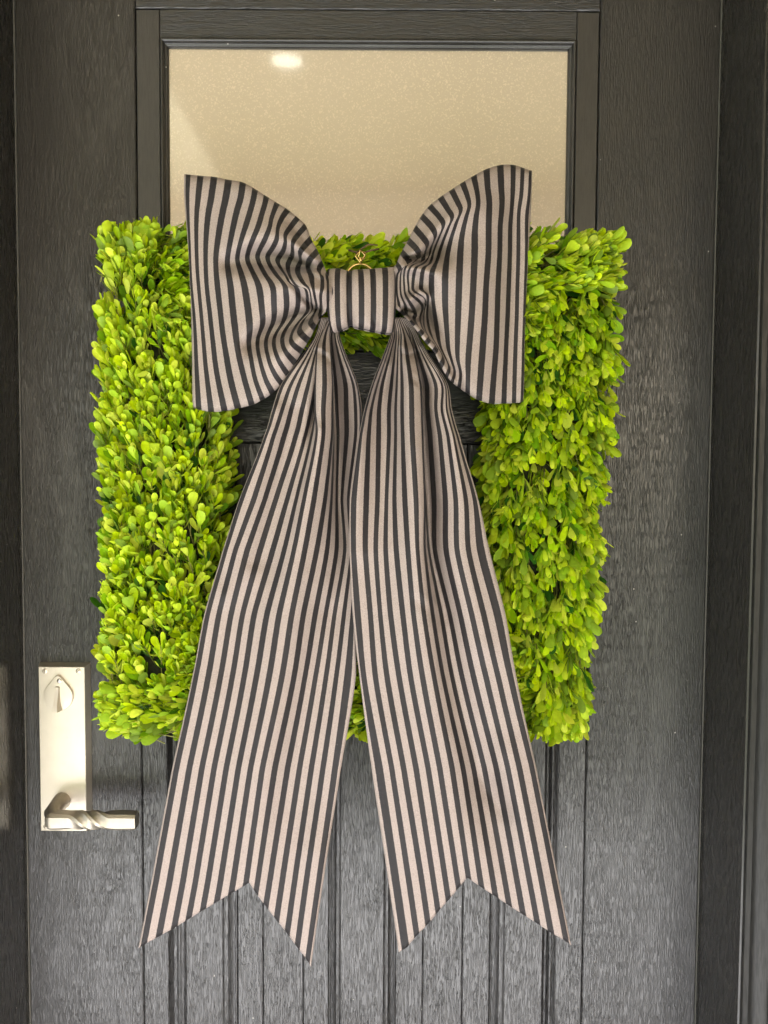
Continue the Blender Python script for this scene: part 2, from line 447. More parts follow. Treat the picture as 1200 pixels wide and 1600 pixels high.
def disc(cx, cz, y0, y1, r, n=20, sx=1.0, dome=0.0, rim=.0004):
    a = np.linspace(0, 2 * math.pi, n, endpoint=False)
    v = []
    for rr, y in ((r, y0), (r, y1 + rim), (r - rim, y1), (r * .55, y1 - dome * .75)):
        v += [(cx + sx * rr * math.cos(t), y, cz + rr * math.sin(t)) for t in a]
    v.append((cx, y1 - dome, cz)); c = len(v) - 1; f = []
    for q in range(3):
        for i in range(n):
            j = (i + 1) % n
            f.append((q * n + i, q * n + j, (q + 1) * n + j, (q + 1) * n + i))
    f += [(3 * n + i, 3 * n + (i + 1) % n, c) for i in range(n)]
    return v, f
def box_v(c, ex, ey, ez):
    c = np.array(c); ex, ey, ez = map(np.array, (ex, ey, ez))
    return [c + a * ex + b * ey + g * ez for g in (-1, 1) for a, b in ((-1, -1), (1, -1), (1, 1), (-1, 1))], \
           [(3, 2, 1, 0), (4, 5, 6, 7), (0, 1, 5, 4), (1, 2, 6, 5), (2, 3, 7, 6), (3, 0, 4, 7)]
for (px, py), ang in (((70, 1048.5), 80), ((122.5, 1048.5), 40), ((72, 1291.5), 10), ((124, 1291.5), 60)):
    c = at(px, py, PD)
    v, f = disc(c[0], c[2], -PD + .0005, -PD - .0006, .0040, 16, dome=.0005)
    sc = sharp(mesh('screw', v, f, M_NICKEL, plate), 40)
    a = math.radians(ang); e = np.array([math.cos(a), 0, math.sin(a)]); n_ = np.array([-math.sin(a), 0, math.cos(a)])
    v, f = box_v((c[0], -PD - .0010, c[2]), e * .0036, (0, .0003, 0), n_ * .00055)
    sl_ = mesh('screw_slot', v, f, M_SLOT, plate)
# thumb turn: teardrop with a raised grip
tc_ = at(94, 1087, PD)
def teardrop(r):
    """outline round a big circle and a small one above it"""
    h, r2 = 1.16 * r, .26 * r
    b = math.asin((r - r2) / h)
    big = [(r * math.cos(t), r * math.sin(t)) for t in np.linspace(b - 2 * math.pi + math.pi - 2 * b, b, 44)[::-1]]
    top = [(r2 * math.cos(t), h + r2 * math.sin(t)) for t in np.linspace(math.pi - b, b, 12)]
    return (big + top)[::-1]
td = teardrop(.0232); n = len(td)
v = []
for s_, y in ((1.0, -PD + .0005), (1.0, -PD - .0035), (.965, -PD - .0050), (.5, -PD - .0058)):
    v += [(tc_[0] + x * s_ - .0015, y, tc_[2] + z * s_) for x, z in td]
v.append((tc_[0] - .0015, -PD - .0060, tc_[2])); f = []
for q in range(3):
    for i in range(n):
        j = (i + 1) % n; f.append((q * n + i, q * n + j, (q + 1) * n + j, (q + 1) * n + i))
f += [(3 * n + i, 3 * n + (i + 1) % n, 4 * n) for i in range(n)]
sharp(mesh('thumb_turn', v, f, M_NICKEL, plate), 40)
gx, gz = tc_[0] - .0018, tc_[2]
sec = []
for t, w, h in ((.0165, .0034, .0002), (.0150, .0038, .0026), (.004, .0034, .0050), (-.010, .0040, .0100), (-.0190, .0056, .0135), (-.0215, .0060, .0138), (-.0218, .0060, .0006)):
    b = -PD - .0052
    sec.append([(gx - w, b + .001, gz + t), (gx - w * .7, b - h, gz + t), (gx + w * .7, b - h, gz + t), (gx + w * 1.25, b + .001, gz + t)])
v = [p for s_ in sec for p in s_]; f = []
for i in range(len(sec) - 1):
    for k in range(3): f.append((4 * i + k, 4 * i + 4 + k, 4 * i + 5 + k, 4 * i + 1 + k))
f += [(0, 1, 2, 3), tuple(4 * (len(sec) - 1) + k for k in (3, 2, 1, 0))]
sharp(mesh('thumb_grip', v, f, M_NICKEL, plate), 40)
c = at(92.5, 1064, PD + .006)
v, f = disc(c[0], c[2], -PD - .004, -PD - .0068, .0036, 16, dome=.0008)
sharp(mesh('screw', v, f, M_STEEL, plate), 40)
v, f = box_v((c[0], -PD - .0078, c[2]), (.0028, 0, .0008), (0, .0003, 0), (-.0001, 0, .0005))
mesh('screw_slot', v, f, M_SLOT, plate)
# lever: round neck, elbow, square bar with a quarter twist
LD = 0.062
c0 = at(96, 1251, PD); LH = .0119
ce = at(83, 1281, LD); cr = at(214, 1281, LD)
zc = .5 * (ce[2] + cr[2])
pts = [(c0[0] + .001, -PD + .001, c0[2]), (c0[0] + .001, -PD - .010, c0[2]), (c0[0], -.036, c0[2] - .002), (c0[0] - .001, -.050, .5 * (c0[2] + zc)), (ce[0] + .004, -LD - .002, zc)]
# neck and bar are one casting
v, f = tube(pts, [.0138, .0128, .0120, .0122, .0120], 20)
sections = 34
xl = at(68.5, 1281, LD + .01)[0]; xr = cr[0]
vb = []; 
for i in range(sections):
    t = i / (sections - 1); x = xl + (xr - xl) * t
    tw = min(1, max(0, (t - .27) / .44)); tw = .5 * tw + .5 * tw * tw * (3 - 2 * tw)
    a = math.pi * tw + math.radians(2)
    k = LH * (1.0 + .03 * math.sin(17 * t))
    if t < .06: k *= .72 + .28 * math.sqrt(t / .06)
    if i == 0: k *= .9
    if i == sections - 1: k *= .985
    for j in range(16):
        b = 2 * math.pi * (j + .5) / 16
        q = max(abs(math.cos(b)), abs(math.sin(b)))
        rr = k * (0.90 / q + 0.10 * 1.12)
        rr = min(rr, k * 1.27)
        vb.append((x, -LD + rr * math.cos(b + a), zc + rr * math.sin(b + a)))
m0 = len(v); v = np.concatenate([v, np.array(vb)])
for i in range(sections - 1):
    for j in range(16):
        l = (j + 1) % 16
        f.append((m0 + i * 16 + j, m0 + (i + 1) * 16 + j, m0 + (i + 1) * 16 + l, m0 + i * 16 + l))
f.append(tuple(m0 + j for j in range(16))); f.append(tuple(m0 + (sections - 1) * 16 + j for j in range(16))[::-1])
sharp(mesh('lever', v, f, M_LEVER, plate), 32)

# ------------------------------------------------------------------ ribbon bow
BOWC = at(565, 520, 0.15)
bow = empty('ribbon_bow', (float(BOWC[0]), -0.15, float(BOWC[2])), 'large black and taupe striped fabric bow with two long tails on the wreath', 'bow')
BVH_V, BVH_F = [], []

def crm(P0, P1, P2, P3, t):
    return 0.5 * ((2 * P1) + (-P0 + P2) * t + (2 * P0 - 5 * P1 + 4 * P2 - P3) * t * t + (-P0 + 3 * P1 - 3 * P2 + P3) * t ** 3)
def cr_eval(arr, s):
    """Catmull-Rom along axis 0 of arr at fractional indices s"""
    n = len(arr); s = np.clip(np.asarray(s, float), 0, n - 1 - 1e-9)
    i = np.floor(s).astype(int); t = (s - i)
    g = lambda k: arr[np.clip(k, 0, n - 1)]
    p0 = np.where((i - 1 < 0).reshape(-1, *[1] * (arr.ndim - 1)), 2 * g(i) - g(i + 1), g(i - 1))
    p3 = np.where((i + 2 > n - 1).reshape(-1, *[1] * (arr.ndim - 1)), 2 * g(i + 1) - g(i), g(i + 2))
    t = t.reshape(-1, *[1] * (arr.ndim - 1))
    return crm(p0, g(i), g(i + 1), p3, t)
def resample(poly, n):
    poly = np.asarray(poly, float)
    fine = cr_eval(poly, np.linspace(0, len(poly) - 1, 40 * len(poly)))
    s = np.concatenate([[0], np.cumsum(np.linalg.norm(np.diff(fine, axis=0), axis=1))]); s /= s[-1]
    q = np.linspace(0, 1, n)
    return np.stack([np.interp(q, s, fine[:, 0]), np.interp(q, s, fine[:, 1])], 1)
def sm(x): x = np.clip(x, 0, 1); return x * x * (3 - 2 * x)
def ridge(px, py, pts):
    """soft fold along a polyline of (x, y, half-width, height)"""
    out = np.zeros_like(px); wsum = np.full_like(px, 1e9); 
    best = np.full_like(px, 1e9)
    for (x0, y0, w0, a0), (x1, y1, w1, a1) in zip(pts[:-1], pts[1:]):
        dx, dy = x1 - x0, y1 - y0; l2 = dx * dx + dy * dy
        t = np.clip(((px - x0) * dx + (py - y0) * dy) / l2, 0, 1)
        dist = np.hypot(px - x0 - t * dx, py - y0 - t * dy)
        w = w0 + (w1 - w0) * t; a = a0 + (a1 - a0) * t
        val = a * np.exp(-(dist / w) ** 2)
        k = dist / w
        out = np.where(k < best, val, out); best = np.minimum(best, k)
    return out
def grid_faces(nu, nv, flip=False, off=0):
    i, j = np.meshgrid(np.arange(nu - 1), np.arange(nv - 1), indexing='ij')
    a = off + i * nv + j; b = a + nv; c = b + 1; d = a + 1
    q = np.stack([a, b, c, d] if not flip else [a, d, c, b], -1).reshape(-1, 4)
    return q
def closed_sheet(name, W, Bk, uvf, parent, flip):
    """front grid W, back grid Bk (nu, nv, 3) joined round the rim into one closed cloth body"""
    nu, nv = W.shape[:2]; n = nu * nv
    v = np.concatenate([W.reshape(-1, 3), Bk.reshape(-1, 3)])
    f = [grid_faces(nu, nv, flip), grid_faces(nu, nv, not flip, n)]
    ring = [(i, 0) for i in range(nu)] + [(nu - 1, j) for j in range(1, nv)] + [(i, nv - 1) for i in range(nu - 2, -1, -1)] + [(0, j) for j in range(nv - 2, 0, -1)]
    id_ = np.array([i * nv + j for i, j in ring]); nx = np.roll(id_, -1)
    f.append(np.stack([nx, id_, id_ + n, nx + n] if not flip else [id_, nx, nx + n, id_ + n], -1))
    f = np.concatenate(f)
    uv = np.concatenate([uvf.reshape(-1, 2)] * 2)
    BVH_V.append(v); BVH_F.append(f)
    return mesh(name, v, f, M_FAB, parent, smooth=True, uv=uv)

def A(*p): return [(280 + x / 4.8, 250 + y / 4.8) for x, y in p]
def B(*p): return [(280 + x / 4.8, 450 + y / 4.8) for x, y in p]
def C(*p): return [(600 + x / 4.8, 250 + y / 4.8) for x, y in p]
def D(*p): return [(600 + x / 4.8, 450 + y / 4.8) for x, y in p]
LEFT = [
 A((38,106),(36,250),(46,400),(62,600),(75,800),(80,950)) + B((88,200),(95,500),(98,850),(106,902)),
 A((68,108),(62,250),(66,400),(76,600),(84,800),(92,950)) + B((112,200),(124,400),(132,600),(150,912)),
 A((160,118),(145,250),(130,420),(128,600),(134,800),(146,950)) + B((165,200),(182,400),(200,600),(240,930)),
 A((262,126),(240,280),(215,420),(200,600),(198,780),(206,950)) + B((230,200),(252,400),(278,620),(340,922)),
 A((370,148),(350,280),(320,420),(292,580),(275,720),(276,830),(287,950)) + B((305,150),(325,330),(352,500),(388,700),(440,902)),
 A((478,168),(462,280),(428,400),(390,580),(362,750),(370,850),(385,950)) + B((400,150),(420,320),(442,480),(482,650),(545,877)),
 A((570,218),(555,300),(525,410),(465,600),(440,700),(437,760),(464,850),(490,950)) + B((515,150),(530,300),(524,420),(538,520),(568,680),(625,838)),
 A((655,272),(640,340),(618,410),(592,500),(550,600),(515,700),(514,760),(555,850),(598,950)) + B((620,150),(626,270),(592,370),(588,450),(610,560),(650,690),(700,788)),
 A((735,322),(712,380),(692,440),(680,500),(640,600),(592,700),(592,750),(640,850),(700,950)) + B((710,120),(708,240),(662,355),(650,430),(678,560),(720,650),(770,718)),
 A((815,372),(775,425),(742,500),(732,590),(706,650),(664,720),(676,780),(720,850),(785,930)) + B((800,30),(805,150),(782,250),(722,350),(710,430),(740,530),(780,600),(815,652)),
 A((890,432),(838,500),(797,560),(796,620),(780,680),(738,750),(756,800),(798,860),(830,920)) + B((882,0),(892,100),(870,200),(792,320),(772,400),(800,480),(870,562)),
 A((950,492),(890,560),(852,620),(850,700),(830,750),(814,800),(832,880),(880,945)) + B((950,10),(966,120),(960,180),(880,280),(838,370),(850,420),(920,477)),
 A((990,592),(940,645),(904,700),(912,760),(892,800),(890,850),(930,920)) + B((975,10),(990,100),(994,170),(935,235),(900,310),(920,350),(970,397)),
 A((1040,682),(985,740),(962,790),(972,830),(990,870),(1000,950)) + B((1015,60),(1030,150),(1000,215),(985,255),(1020,302)),
 A((1078,772),(1052,805),(1050,840),(1072,870),(1075,950)) + B((1060,60),(1062,160),(1055,190),(1060,222)),
 A((1112,850),(1108,870),(1112,900),(1115,950)) + B((1116,60),(1118,120),(1114,150),(1110,172)),
 A((1150,872),(1150,885),(1152,910),(1155,950)) + B((1156,50),(1156,100),(1154,130),(1150,150)),
]
RIGHT = [
 C((1112,74),(1108,250),(1102,400),(1095,500),(1085,700),(1072,950)) + D((1066,100),(1056,400),(1052,700),(1045,850)),
 C((1098,78),(1090,250),(1072,400),(1068,500),(1068,700),(1060,950)) + D((1056,100),(1046,400),(1042,600),(1034,856)),
 C((1040,58),(1030,250),(1010,400),(1008,600),(1005,800),(1000,950)) + D((996,200),(988,400),(980,650),(975,864)),
 C((970,36),(968,200),(960,350),(948,500),(945,700),(936,950)) + D((928,200),(918,400),(905,700),(900,866)),
 C((872,38),(880,200),(886,330),(872,500),(868,700),(856,950)) + D((850,200),(842,450),(825,650),(808,868)),
 C((768,68),(776,200),(789,320),(786,500),(784,700),(766,950)) + D((758,200),(742,420),(728,620),(712,842)),
 C((672,118),(698,240),(706,330),(690,430),(680,550),(680,700),(670,950)) + D((658,200),(642,400),(630,560),(626,792)),
 C((588,168),(625,270),(640,340),(616,430),(586,560),(572,700),(562,950)) + D((556,200),(550,400),(552,530),(575,640),(563,747)),
 C((505,222),(552,315),(576,380),(542,470),(500,600),(472,730),(460,860),(458,950)) + D((460,150),(472,330),(484,460),(512,560),(530,630),(510,707)),
 C((422,278),(478,370),(512,432),(482,510),(432,640),(402,740),(378,795),(358,850),(355,950)) + D((362,80),(388,250),(416,420),(462,530),(490,600),(470,662)),
 C((340,343),(418,430),(446,490),(412,580),(372,680),(346,775),(296,815),(278,950)) + D((290,20),(330,60),(322,200),(348,340),(410,450),(446,530),(425,584)),
 C((280,418),(356,500),(386,570),(356,650),(338,720),(300,775),(236,815),(214,950)) + D((232,30),(312,85),(300,180),(300,290),(350,390),(396,440),(375,480)),
 C((228,508),(298,590),(326,640),(298,710),(290,760),(215,785),(180,850),(185,950)) + D((196,40),(290,130),(272,220),(290,300),(330,360),(340,380),(315,414)),
 C((180,603),(238,660),(266,712),(240,752),(200,778),(165,795),(150,860),(152,950)) + D((165,60),(235,190),(225,230),(250,280),(285,310),(290,325),(265,349)),
 C((130,690),(182,748),(192,775),(165,790),(140,810),(125,860),(122,950)) + D((130,60),(160,130),(165,190),(190,220),(225,245),(205,268)),
 C((92,778),(112,805),(118,825),(105,850),(98,880),(95,950)) + D((100,60),(110,110),(118,145),(140,165),(150,180),(132,193)),
 C((60,815),(62,835),(62,860),(60,900),(58,950)) + D((60,60),(62,90),(66,110),(70,125),(68,135)),
]
def loop_part(name, polys, side, folds, label):
    NV, NUs = 84, 7
    G = np.stack([resample(p, NV) for p in polys])                  # (stripe, v, 2)
    # u positions: index 0 is the outer fold (u=-0.55), index k is the dark stripe k-1
    kk = np.linspace(0, len(polys) - 1, (len(polys) - 1) * NUs + 1)
    g = cr_eval(G, kk)
    us = np.where(kk < 1, -0.55 + 0.55 * kk, kk - 1)
    v = np.linspace(0, 1, NV)[None, :] * np.ones((len(kk), 1))
    u = us[:, None] * np.ones((1, NV))
    px, py = g[..., 0], g[..., 1]
    un = (u + .55) / (us[-1] + .55)
    d = 0.128 + 0.044 * sm(un / 0.42) - 0.006 * sm((un - .7) / .3)
    # pillowed edges
    e = np.clip(np.minimum(v, 1 - v) / 0.07, 0, 1); rd = np.sqrt(1 - (1 - e) ** 2)
    e2 = np.clip((u + .55) / 0.8, 0, 1); rd2 = np.sqrt(1 - (1 - e2) ** 2)
    d = d + (2.3 + .5 * sm((un - .5) / .3)) * folds(px, py)
    d = np.where(d < .150, .150 - .012 * np.tanh((.150 - d) / .012), d)
    d = d - 0.012 * (1 - rd) - 0.012 * (1 - rd2)
    W = at(px, py, d)
    Bk = W.copy()
    edge = np.minimum(np.minimum(v, 1 - v) / .12, (u + .55) / 1.5); ed = sm(edge)
    Bk[..., 1] = W[..., 1] + 0.0015 + ed * 0.012
    uv = np.stack([u, v * .4], -1)
    o = closed_sheet(name, W, Bk, uv, bow, side > 0)
    tag(o, label)
    return o
def foldsL(x, y):
    r = ridge(x, y, [(335,408,20,0),(356,411,15,-.010),(400,405,18,-.019),(450,412,14,-.022),(478,418,9,-.012)])
    r += ridge(x, y, [(360,360,34,0.0),(420,365,24,.008),(455,378,15,.013),(492,405,9,.010)])
    r += ridge(x, y, [(390,455,30,0),(430,450,24,.008),(470,446,22,.014),(505,455,18,.012)])
    r += ridge(x, y, [(370,540,18,0),(388,540,14,-.009),(425,520,17,-.017),(465,500,14,-.020),(495,490,8,-.010)])
    r += ridge(x, y, [(395,590,28,.0),(440,555,20,.009),(490,505,10,.008)])
    r += ridge(x, y, [(445,330,8,-.0),(462,360,7,-.004),(490,398,5,-.004)])
    r += ridge(x, y, [(474,425,5,.004),(487,423,5,.006),(505,432,6,.004)])
    r += ridge(x, y, [(455,443,5,-.004),(487,478,5,-.009),(500,486,4,-.008)])
    return r
def foldsR(x, y):
    r = ridge(x, y, [(700,300,30,0),(690,350,22,-.005),(675,400,16,-.016),(655,406,9,-.020),(636,405,5,-.010)])
    r += ridge(x, y, [(735,318,22,.004),(706,340,18,.010),(680,365,16,.013),(655,392,12,.011),(628,415,8,.010)])
    r += ridge(x, y, [(720,450,60,.003),(682,425,16,.012),(652,418,9,.014),(636,422,6,.008)])
    r += ridge(x, y, [(690,560,14,0),(676,520,10,-.009),(664,480,8,-.018),(650,496,7,-.020),(632,486,6,-.016)])
    r += ridge(x, y, [(667,462,5,.006),(655,455,5,.005),(640,468,7,.008)])
    r += ridge(x, y, [(622,486,8,.004),(645,505,10,.010),(672,540,12,.014),(700,585,12,.008),(716,606,10,0)])
    r += ridge(x, y, [(688,545,8,-.004),(712,585,8,-.007),(722,610,8,-.002)])
    r += ridge(x, y, [(780,300,25,0.0),(776,340,30,.004),(760,450,40,.005),(750,560,40,.003)])
    r += ridge(x, y, [(812,330,10,-.003),(808,450,12,-.004),(806,600,10,-.002)])
    return r
loop_part('loop', LEFT, -1, foldsL, 'left loop of the bow, pinched flat towards the knot')
loop_part('loop', RIGHT, 1, foldsR, 'right loop of the bow, its top corner raised')

# ---- knot band
NVk, NUk = 34, 44
vk = np.linspace(0, 1, NVk); uk = np.linspace(-0.95, 4.9, NUk)
top_x = np.interp(uk, [-.95, 0, 1, 2, 3, 4, 4.9], [514, 529, 546.5, 562, 580.5, 600, 617])
mid_x = np.interp(uk, [-.95, 0, 1, 2, 3, 4, 4.9], [511, 527, 545.5, 565, 583.5, 602.5, 618.5])
bot_x = np.interp(uk, [-.95, 0, 1, 2, 3, 4, 4.9], [523, 532, 548.5, 563.5, 581, 598, 611])
px = np.zeros((NUk, NVk)); py = np.zeros_like(px); dd = np.zeros_like(px)
for j, t in enumerate(vk):
    px[:, j] = top_x * (2 * (t - .5) * (t - 1)) + mid_x * (4 * t * (1 - t)) + bot_x * (2 * t * (t - .5))
    ang = (t - .5) * math.pi * 1.06
    top_y = np.interp(uk, [-.95, 0, 1.0, 1.5, 3, 4, 4.9], [420, 419, 424, 421, 420, 418, 417])
    bot_y = np.interp(uk, [-.95, 0, 1, 1.6, 3, 4.2, 4.9], [521, 517, 509, 512, 517, 521, 521])
    cy_, hh = .5 * (top_y + bot_y), .5 * (bot_y - top_y)
    py[:, j] = cy_ + hh * np.sign(math.sin(ang)) * abs(math.sin(ang)) ** .80
    dd[:, j] = .150 + .034 * max(0, math.cos(ang)) ** .55 - (.006 if abs(t - .5) > .47 else 0)
xe = np.clip(np.minimum(uk + .95, 4.9 - uk) / .7, 0, 1)
dd -= (0.016 * (1 - np.sqrt(1 - (1 - xe) ** 2)))[:, None]
dd += ridge(px, py, [(548, 420, 4.0, -.010), (545, 438, 5, -.008), (546, 465, 8, -.004), (548, 505, 5, -.010)])
dd += ridge(px, py, [(527, 515, 4, -.006), (524, 490, 6, -.003), (522, 455, 7, -.001)])
dd += ridge(px, py, [(556, 420, 5, .003), (556, 440, 7, .003), (560, 470, 12, .001)])
dd += ridge(px, py, [(588, 514, 4, -.008), (584, 495, 6, -.004), (582, 465, 8, -.002), (586, 425, 5, -.004)])
dd += ridge(px, py, [(596, 512, 4, .003), (598, 480, 9, .003), (600, 440, 10, .002)])
W = at(px, py, dd)
Bk = W.copy(); Bk[..., 1] = np.maximum(W[..., 1] + .003, -.150 + 0.018 * np.sin(math.pi * vk)[None, :])
closed_sheet('knot', W, Bk, np.stack([uk[:, None] * np.ones((1, NVk)), vk[None, :] * np.ones((NUk, 1)) * .1], -1), bow, False)

# ---- tails: rows of stripe positions (left edge, 14 dark stripes, right edge)
def rowz(x0, s, *q): return [x0 + t / s for t in q]
TL = {
 496: [500.0,502.2,504.4,506.6,508.8,511.0,513.2,515.4,517.6,519.8,522.0,524.2,526.4,528.6,530.8,533.0],
 520: [494,495.5,497.5,500,503,505,506,503,509,515.5,514,518,523,526,528.5,530],
 540: [482,484,488,491.5,495,498,500,495,506,517,514,519,526,531,534,536],
 600: [439,443,455,467,482,493,498,491.5,507.5,520.5,517,524,540,552,557,559],
 640: [425,429,441,455,472,486,494,491.5,505,520,518.5,526,541,556,563,566],
 680: [413,416,427.5,444,462.5,477,487,494.5,505,519.5,521.5,528,541.5,556,562,566],
 780: [374,378,397,414,431,449,463,475,490.5,508.5,518,526,534,544,552,556],
 860: [348,353,367.5,386,406,426,444,459,476,495,511,526,539,549,556,560],
 960: [319,325,342,361,379,397,417,436,456,474,492.5,509,522.5,537.5,550,556],
 1060:[300,306,325,344,362.5,381,400,420,440,459,476,492.5,509,525,541,556],
 1200:[269,276.5,296,315.5,334.5,353.5,372.5,391.5,410,429.5,449.5,468,486.5,504.5,522.5,533],
 1380:[236,244,264.5,285.5,305,324.5,344,364,384.5,402,421,440.5,460,478,497,505],
 1530:[207,215,235.5,257,277,297,317,338,360,378,398,418.5,439,457.5,476,483],
}
TR = {
 496: [606.0,608.4,610.8,613.2,615.6,618.0,620.4,622.8,625.2,627.6,630.0,632.4,634.8,637.2,639.6,642.0],
 520: [611,612.5,614.5,617,620,623.5,627,631,636,640,643,645.5,647.5,649,651,653],
 540: [604,606,609,613,618,622,626,634,646,642,650,654,657,659,661,663],
 600: [581,583.5,590,597,612,620,628,642,658,654,667,681,691,695,698,700],
 640: [569,572,580,592,608,618,628,643,660,655,668,681,690,698,703,706],
 680: [560.5,564,576,591.5,608,618,629,644,661.5,658,672,687.5,700,709,714,718],
 780: [546.5,553.6,572.5,590,604,616,632.5,650,664.5,664,678,696,712,728,741,747.5],
 860: [546,553,571,587,602.5,619,637.5,652.5,664,670,679,697,714,732,749,765],
 960: [551,560,579,594,610,629.5,646,662.5,676,689.4,702.5,719,737,755.6,775.6,790],
 1060:[562,569.5,587,605,624,642,660.6,679,693,707,722.5,740.6,760,779,797,807.5],
 1200:[580.5,594.6,612,630.6,650,669,687,706.5,723.6,740,756.6,775.5,793.5,811.5,831,838],
 1372:[606,620,638,658.5,676.5,695.5,714,732,750,769.5,788,807,826.5,845,865,872],
 1530:[629,643,661,681,700,719,739,757,775,795,815,835,856,874,896,903],
}
def tail_part(name, T, cut, folds, d0, flip, label):
    ys = np.array(sorted(T)); M = np.array([T[y] for y in ys], float)     # rows x 16
    us = np.array([-.40] + list(range(14)) + [13.45])
    NVt = 230
    uu = np.linspace(-.40, 13.45, 180)
    # non-uniform row spacing: resample rows smoothly on a fine y axis
    yf = np.linspace(ys[0], ys[-1], 420)
    idx = np.interp(yf, ys, np.arange(len(ys)))
    lin = np.stack([np.interp(yf, ys, M[:, k]) for k in range(16)], 1)
    sm_ = cr_eval(M, idx)
    w = .5
    Mx = w * lin + (1 - w) * sm_
    ker = np.hanning(11); ker /= ker.sum()
    Mp = np.pad(Mx, ((5, 5), (0, 0)), mode='reflect', reflect_type='odd')
    Mx = np.stack([np.convolve(Mp[:, k], ker, 'valid') for k in range(16)], 1)
    kidx = np.interp(uu, us, np.arange(16))
    Xf = cr_eval(Mx.T.copy(), kidx)                                    # (u, y)
    yb = np.interp(uu, cut[0], cut[1])
    q = np.linspace(0, 1, NVt) ** 1.0
    py = ys[0] + (yb[:, None] - ys[0]) * q[None, :]
    px = np.stack([np.interp(py[i], yf, Xf[i]) for i in range(len(uu))])
    un = uu[:, None] * np.ones((1, NVt))
    d = np.interp(py, *d0) + folds(px, py, un)
    e = np.clip(np.minimum(un + .40, 13.45 - un) / .45, 0, 1)
    d = d - .0035 * (1 - np.sqrt(1 - (1 - e) ** 2))
    ev = np.clip((1 - q) / .006, 0, 1)[None, :]
    d = d - .003 * (1 - np.sqrt(1 - (1 - ev) ** 2))
    W = at(px, py, d)
    Bk = W.copy(); Bk[..., 1] += .0012 + .0035 * sm(np.minimum(e, ev))
    uv = np.stack([un, np.ones_like(un) * q[None, :]], -1)
    o = closed_sheet(name, W, Bk, uv, bow, flip)
    tag(o, label); return o
def ftl(x, y, u):
    U = u * 20.0
    # pleats follow the cloth itself (u), so they can overlap
    r = ridge(U, y, [(96,515,9,-.003),(96,545,12,-.012),(96,600,13,-.022),(94,655,13,-.017),(92,700,15,-.005),(92,780,20,0)])
    r += ridge(U, y, [(138,512,16,.003),(138,545,24,.012),(138,600,28,.020),(134,690,28,.019),(130,780,28,.015),(126,880,30,.012),(130,1000,40,.010),(134,1190,48,.012),(146,1380,50,.009)])
    r += ridge(U, y, [(192,515,16,-.005),(194,550,20,-.018),(196,600,24,-.034),(202,700,30,-.036),(214,800,34,-.030),(226,900,36,-.018),(228,1000,36,-.008),(230,1150,30,0)])
    r += ridge(U, y, [(262,530,10,.004),(264,580,12,.009),(264,640,14,.008),(262,700,12,.002)])
    # crumples and soft rolls in the plane of the picture
    q = ridge(x, y, [(493,541,3,.004),(503,545,4,.004),(518,557,4,.003),(526,572,4,.001)])
    q += ridge(x, y, [(496,551,4,-.004),(508,556,4,-.007),(521,569,4,-.005)])
    q += ridge(x, y, [(500,668,5,.006),(488,690,8,.003)])
    q += ridge(x, y, [(430,640,14,.009),(400,740,18,.009),(370,880,24,.006)])
    q += ridge(x, y, [(463,640,10,-.008),(440,740,14,-.009),(412,880,20,-.006)])
    q += ridge(x, y, [(505,960,26,-.008),(480,1100,34,-.011),(455,1250,40,-.008),(440,1360,36,-.002)])
    q += ridge(x, y, [(330,900,10,0),(352,930,16,.007),(385,900,16,.005),(420,880,10,0)])
    q += ridge(x, y, [(325,1100,45,.006),(300,1250,50,.007),(270,1400,40,.003)])
    q += ridge(x, y, [(500,1250,20,.000),(490,1330,30,.010),(480,1450,25,.008)])
    return 1.35 * r + q
def ftr(x, y, u):
    U = u * 20.0
    r = ridge(U, y, [(110,515,12,.004),(114,545,18,.014),(118,600,22,.021),(120,700,24,.022),(118,800,28,.018),(112,900,34,.013),(110,1000,40,.010),(112,1150,44,.008),(110,1300,40,.004)])
    r += ridge(U, y, [(166,520,10,-.004),(168,548,13,-.014),(168,600,15,-.026),(168,700,16,-.032),(170,800,18,-.032),(170,900,22,-.026),(168,1000,28,-.018),(166,1120,34,-.015),(176,1240,34,-.015),(184,1340,30,-.004)])
    r += ridge(U, y, [(40,520,12,-.004),(44,545,18,-.012),(46,600,24,-.020),(52,680,26,-.015),(56,780,28,-.007),(60,860,28,0)])
    r += ridge(U, y, [(0,530,8,.004),(0,600,10,.009),(4,700,14,.008),(6,860,18,.004)])
    r += ridge(U, y, [(236,600,16,.006),(232,720,20,.008),(226,860,26,.008),(224,1000,30,.006)])
    q = ridge(x, y, [(618,534,4,.004),(636,549,3.5,.010),(646,547,3.5,.009),(656,541,4,.005)])
    q += ridge(x, y, [(630,553,3,-.006),(640,557,3.5,-.010),(652,553,4,-.007)])
    q += ridge(x, y, [(630,545,3,-.006),(627,565,4,-.007),(630,600,5,-.004)])
    q += ridge(x, y, [(645,592,4,-.006),(660,602,5,-.004)])
    q += ridge(x, y, [(655,930,12,.0),(672,950,12,.005),(690,975,12,.003)])
    q += ridge(x, y, [(640,930,9,-.001),(660,945,9,-.005),(690,970,10,-.004)])
    q += ridge(x, y, [(755,1215,14,-.007),(785,1262,14,-.010),(800,1290,12,-.002)])
    q += ridge(x, y, [(790,1180,26,.008),(815,1280,28,.010),(850,1400,24,.006)])
    q += ridge(x, y, [(620,1150,40,.006),(650,1300,45,.007)])
    return 1.35 * r + q
tail_part('tail', TL, ([-.4, 7.25, 13.45], [1482, 1379, 1511]), ftl, ([520, 570, 700, 1000, 1200, 1520], [.152, .168, .168, .165, .158, .148]), False, 'left tail of the bow, ending in a notched fishtail')
tail_part('tail', TR, ([-.4, 5.9, 13.45], [1488, 1371, 1478]), ftr, ([520, 570, 700, 1000, 1200, 1520], [.152, .176, .180, .174, .164, .152]), False, 'right tail of the bow, overlapping the left one')

